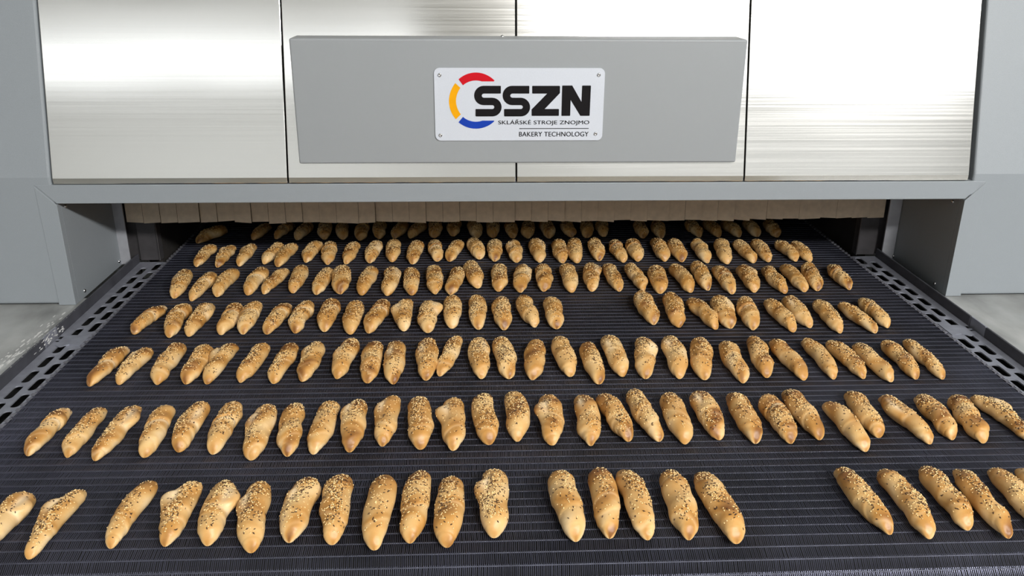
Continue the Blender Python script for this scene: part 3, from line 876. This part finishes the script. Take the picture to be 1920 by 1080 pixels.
def make_roll(L, W, kind, dens, seed, near):
    rg = np.random.default_rng(seed)
    NT, NA = (100, 40) if near else (72, 30)
    u = np.linspace(0, 1, NT)
    t = 0.5 - 0.5 * np.cos(math.pi * (0.015 + 0.97 * u))
    t = (t - t[0]) / (t[-1] - t[0])
    th = np.linspace(0, 2 * math.pi, NA, endpoint=False)
    T, TH = np.meshgrid(t, th, indexing='ij')
    a = rg.uniform(0.52, 0.62)
    tail = np.clip(1 - np.clip(1 - T / a, 0, 1) ** rg.uniform(3.2, 4.6), 0, 1) ** 0.44
    head = np.sqrt(np.clip(1 - np.clip(1 - (1 - T) / (1 - a), 0, 1) ** 2.9, 0, 1))
    prof = np.minimum(tail, head)
    R = 0.5 * W * prof
    d = np.zeros_like(R)
    pale = np.zeros_like(R)
    bake = np.full_like(R, 0.34 + rg.uniform(-0.10, 0.12))
    # low lumps
    for _ in range(5):
        f1, f2 = rg.uniform(3, 11), rg.integers(0, 3)
        d += 0.0005 * np.sin(f1 * T * 2 + f2 * TH + rg.uniform(0, 6.3))
    # windings: each dough layer ends in a small step
    for ti, sgn in ((0.10, 1), (0.23, 1), (0.40, 1), (0.90, -1), (0.76, -1)):
        if rg.random() < 0.15: continue
        ti = ti + rg.uniform(-0.04, 0.04)
        sl = rg.uniform(0.03, 0.09)
        ph = rg.uniform(0, 6.3)
        q_ = sgn * (T - ti - sl * np.cos(TH - ph))
        am = rg.uniform(0.0007, 0.0018)
        d += 1.3 * am * (sig(q_ / 0.007) - sig(q_ / 0.10))
        bake += 0.22 * np.exp(-((q_ - 0.03) / 0.035) ** 2) * rg.uniform(0.2, 1)
        pale += 0.25 * np.exp(-((q_ + 0.018) / 0.014) ** 2) * rg.uniform(0, 1)
    d -= 0.0010 * rg.random() * np.exp(-((T - rg.uniform(0.04, 0.085) - 0.012 * np.cos(TH - rg.uniform(0, 6.3))) / 0.011) ** 2)      # button at the tail
    up = np.sin(TH)

    def adiff(c):
        return (TH - c + math.pi) % (2 * math.pi) - math.pi
    if kind == 'c':
        tc = rg.uniform(0.42, 0.56)
        q_ = T - tc - 0.07 * np.cos(TH - rg.uniform(0.0, 0.9))
        d -= 0.0042 * np.exp(-(q_ / 0.011) ** 2)
        d -= 0.0032 * (sig(q_ / 0.09) - sig(q_ / 0.009))
        pale += 0.75 * np.exp(-((q_ + 0.035) / 0.03) ** 2) * (0.35 + 0.65 * sig(np.cos(TH - 0.5) * 4))
        bake += 0.30 * np.exp(-((q_ - 0.08) / 0.09) ** 2)
        th_ = T - 0.80 - 0.05 * np.cos(TH - 0.4)                      # pale unrolled head
        if rg.random() < 0.7:
            pale += 0.55 * sig(th_ / 0.02) * sig(np.cos(TH - 0.3) * 5)
            d -= 0.0018 * sig(th_ / 0.012)
    if kind in 'lLrR':
        big = kind in 'LR'
        t0 = rg.uniform(0.50, 0.66)
        c = math.pi - 0.45 if kind in 'lL' else 0.40
        A_ = (0.0125 if big else 0.0055) * rg.uniform(0.85, 1.15)
        cut = t0 + 0.12
        if kind in 'rR':
            cut = t0 - 0.12
            fl = A_ * np.exp(-((T - t0) / 0.16) ** 2) * sig((T - cut) / 0.012)
        else:
            fl = A_ * np.exp(-((T - t0) / 0.17) ** 2) * sig((cut - T) / 0.012)
        ad = adiff(c)
        d += fl * np.exp(-(ad / 0.50) ** 2)
        side = ad if kind in 'rR' else -ad
        cr = np.exp(-((side - 0.62) / 0.16) ** 2) * np.exp(-((T - t0 - 0.03) / 0.15) ** 2)
        d -= (0.0042 if big else 0.0024) * cr
        pale += 0.8 * np.exp(-((side - 0.55) / 0.26) ** 2) * np.exp(-((T - t0 - 0.05) / 0.14) ** 2)
        if kind in 'rR':
            pale += 0.6 * np.exp(-((T - cut + 0.03) / 0.03) ** 2) * np.exp(-(ad / 0.8) ** 2)
    R = np.maximum(R + d * np.clip(prof * 1.6, 0, 1), 0.0004)
    hz = 0.86
    X = R * np.cos(TH)
    zc = 0.5 * W * prof * 0.74
    Z = zc + R * hz * np.sin(TH)
    fl_ = 0.0012
    Z = np.where(Z < fl_, fl_ * np.exp(np.clip((Z - fl_) / 0.004, -6, 0)), Z)
    bend = rg.uniform(-0.022, 0.022) * (0.2 if seed in (288, 289) else 1.0)
    X = X + bend * L * ((2 * T - 1) ** 2 - 1) + 0.012 * L * np.sin(T * 6.3 + rg.uniform(0, 6.3)) * (1 - (2 * T - 1) ** 2)
    Y = (T - 0.5) * L
    # crust colour
    for _ in range(4):
        bake += 0.10 * np.sin(rg.uniform(4, 16) * T + rg.integers(0, 3) * TH + rg.uniform(0, 6.3))
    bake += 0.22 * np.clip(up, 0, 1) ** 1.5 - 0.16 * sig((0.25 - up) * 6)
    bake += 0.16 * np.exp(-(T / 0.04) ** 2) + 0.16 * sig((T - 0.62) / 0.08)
    sw = np.exp(-((T - 0.03) / 0.02) ** 2) * np.exp(-(adiff(rg.uniform(0.9, 2.2)) / 0.55) ** 2)
    Pz_dimple = 0.0016 * sw
    Pg = np.stack([X, Y, np.maximum(Z - Pz_dimple, 0.0003)], -1)
    V = np.concatenate([Pg.reshape(-1, 3), Pg[0].mean(0)[None], Pg[-1].mean(0)[None]])
    i, j = np.meshgrid(np.arange(NT - 1), np.arange(NA), indexing='ij')
    j2 = (j + 1) % NA
    Q = np.stack([i * NA + j, i * NA + j2, (i + 1) * NA + j2, (i + 1) * NA + j], -1).reshape(-1, 4)
    # end caps as degenerate-free quads are avoided: use thin fans of triangles stored as quads' halves
    n0, n1 = NT * NA, NT * NA + 1
    jj = np.arange(NA)
    tri = np.concatenate([np.stack([np.full(NA, n0), (jj + 1) % NA, jj], -1), np.stack([np.full(NA, n1), (NT - 1) * NA + jj, (NT - 1) * NA + (jj + 1) % NA], -1)])
    Q = Q[:, ::-1]
    tri = tri[:, ::-1]
    tris = np.concatenate([Q[:, [0, 1, 2]], Q[:, [0, 2, 3]], tri])
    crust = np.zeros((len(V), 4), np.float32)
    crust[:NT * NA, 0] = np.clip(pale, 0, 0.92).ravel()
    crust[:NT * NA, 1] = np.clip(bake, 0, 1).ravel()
    crust[n0, 1] = 0.55; crust[n1, 1] = 0.55
    crust[:, 3] = 1
    # seeds strewn over the crown
    du = np.gradient(Pg, axis=0); dv = np.roll(Pg, -1, 1) - np.roll(Pg, 1, 1)
    Nn = np.cross(dv, du)
    Nn /= np.linalg.norm(Nn, axis=-1, keepdims=True) + 1e-12
    Nn *= np.sign((Nn * (Pg - np.stack([X.mean(1, keepdims=True) + 0 * X, Y, zc], -1))).sum(-1, keepdims=True) + 1e-12)
    nse, nda = [(0, 0), (75, 50), (150, 100), (270, 190)][dens]
    sc = rg.uniform(0.8, 1.2)
    nse, nda = int(nse * sc), int(nda * sc)
    ncl = rg.integers(3, 6)
    cl_t = rg.uniform(0.24, 0.94, ncl); cl_a = rg.normal(math.pi / 2 + rg.uniform(-.25, .25), 0.35, ncl)

    def strew(n, a_, b_, c_):
        k = rg.integers(0, ncl, n)
        useb = rg.random(n) < 0.35
        tt = np.where(useb, rg.uniform(0.10, 0.97, n), cl_t[k] + rg.normal(0, 0.13, n))
        aa = np.where(useb, rg.normal(math.pi / 2, 0.62, n), cl_a[k] + rg.normal(0, 0.36, n))
        ok = (tt > 0.05) & (tt < 0.985) & (aa > 0.15) & (aa < math.pi - 0.15)
        tt, aa = tt[ok], aa[ok]
        n = len(tt)
        fi = np.interp(tt, t, np.arange(NT)); fj = aa / (2 * math.pi) * NA
        i0 = np.clip(fi.astype(int), 0, NT - 2); j0 = fj.astype(int) % NA
        wi, wj = (fi - i0)[:, None], (fj - np.floor(fj))[:, None]
        j1 = (j0 + 1) % NA

        def bil(G):
            return (G[i0, j0] * (1 - wi) * (1 - wj) + G[i0 + 1, j0] * wi * (1 - wj) + G[i0, j1] * (1 - wi) * wj + G[i0 + 1, j1] * wi * wj)
        p, nn = bil(Pg), bil(Nn)
        nn /= np.linalg.norm(nn, axis=1, keepdims=True)
        r3 = rg.normal(size=(n, 3))
        ax = np.cross(nn, r3); ax /= np.linalg.norm(ax, axis=1, keepdims=True)
        nn2 = nn + rg.normal(0, 0.18, (n, 3))
        ax -= nn2 * (ax * nn2).sum(1, keepdims=True) / (nn2 ** 2).sum(1, keepdims=True)
        ax /= np.linalg.norm(ax, axis=1, keepdims=True)
        nn2 /= np.linalg.norm(nn2, axis=1, keepdims=True)
        bx = np.cross(nn2, ax)
        s = rg.uniform(0.8, 1.2, (n, 1, 1))
        v = (OCT_V[None, :, 0:1] * a_ * ax[:, None] + OCT_V[None, :, 1:2] * b_ * bx[:, None] + OCT_V[None, :, 2:3] * c_ * nn2[:, None]) * s
        v += (p + nn * c_ * 0.55)[:, None]
        fidx = (np.arange(n) * 6)[:, None, None] + OCT_F[None]
        return v.reshape(-1, 3), fidx.reshape(-1, 3)
    return V, tris, crust, strew(nse, 0.0018, 0.0012, 0.0008), strew(nda, 0.0024, 0.0011, 0.0008)


LOOK = {'p': 'golden seeded roll', 'l': 'side-split seeded roll', 'r': 'lumpy seeded roll', 'c': 'creased seeded roll', 'L': 'torn-flapped seeded roll', 'R': 'bulging torn seeded roll'}
seed = 100
stats = []
for ri, row in enumerate(ROWS):
    for bi, (cr, tx, ty, hx, hy, wpx, kind, dens) in enumerate(row):
        seed += 1
        ox, oy, sc = cr
        tu, tv, hu, hv = ox + tx / sc, oy + ty / sc, ox + hx / sc, oy + hy / sc
        p0 = on_z(tu, tv, 0.007)
        p1 = on_z(hu, hv, 0.024)
        depth = float((0.5 * (p0 + p1) - CAM) @ FW)
        dvec = (p1 - p0)[:2]
        Ln = float(np.linalg.norm(dvec))
        ang = math.atan2(dvec[1], dvec[0])
        if ri == 0:
            Ln = 0.128
            p1 = p0 + np.array([math.cos(ang), math.sin(ang), 0]) * Ln
        W = wpx / sc * depth / F_PX * (abs(hv - tv) / math.hypot(hu - tu, hv - tv)) ** 0.36
        stats.append((ri, Ln, W))
        mid = 0.5 * (p0 + p1)
        V, tris, crust, ses, drk = make_roll(Ln, W, kind, dens, seed, ri >= 5)
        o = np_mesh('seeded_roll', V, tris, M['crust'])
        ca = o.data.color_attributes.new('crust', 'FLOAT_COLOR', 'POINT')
        ca.data.foreach_set('color', crust.ravel())
        o.location = (mid[0], mid[1], 0.0002)
        o.rotation_euler = (0, 0, ang - math.pi / 2)
        look = LOOK[kind] if not (kind == 'p' and dens == 3) else 'thickly seeded roll'
        if ri == 0:
            lab = 'dim %s behind the strip curtain, %s from the flour-smeared rail' % (look, ORD[bi])
        else:
            lab = '%s, %s from flour-smeared rail, %s row out from oven' % (look, ORD[bi], ORD[ri - 1])
        tag(o, lab, 'bread roll', 'seeded rolls on the belt')
        for nm, (sv, sf), mt in (('sesame_seeds', ses, M['sesame']), ('dark_seeds', drk, M['darkseed'])):
            if len(sf):
                s = np_mesh(nm, sv, sf, mt, o)
                tag(s, kind='stuff')
print('rolls', len(stats))
for ri in range(7):
    a = np.array([s[1:] for s in stats if s[0] == ri])
    print(ri, len(a), a.mean(0).round(4), a.min(0).round(4), a.max(0).round(4))
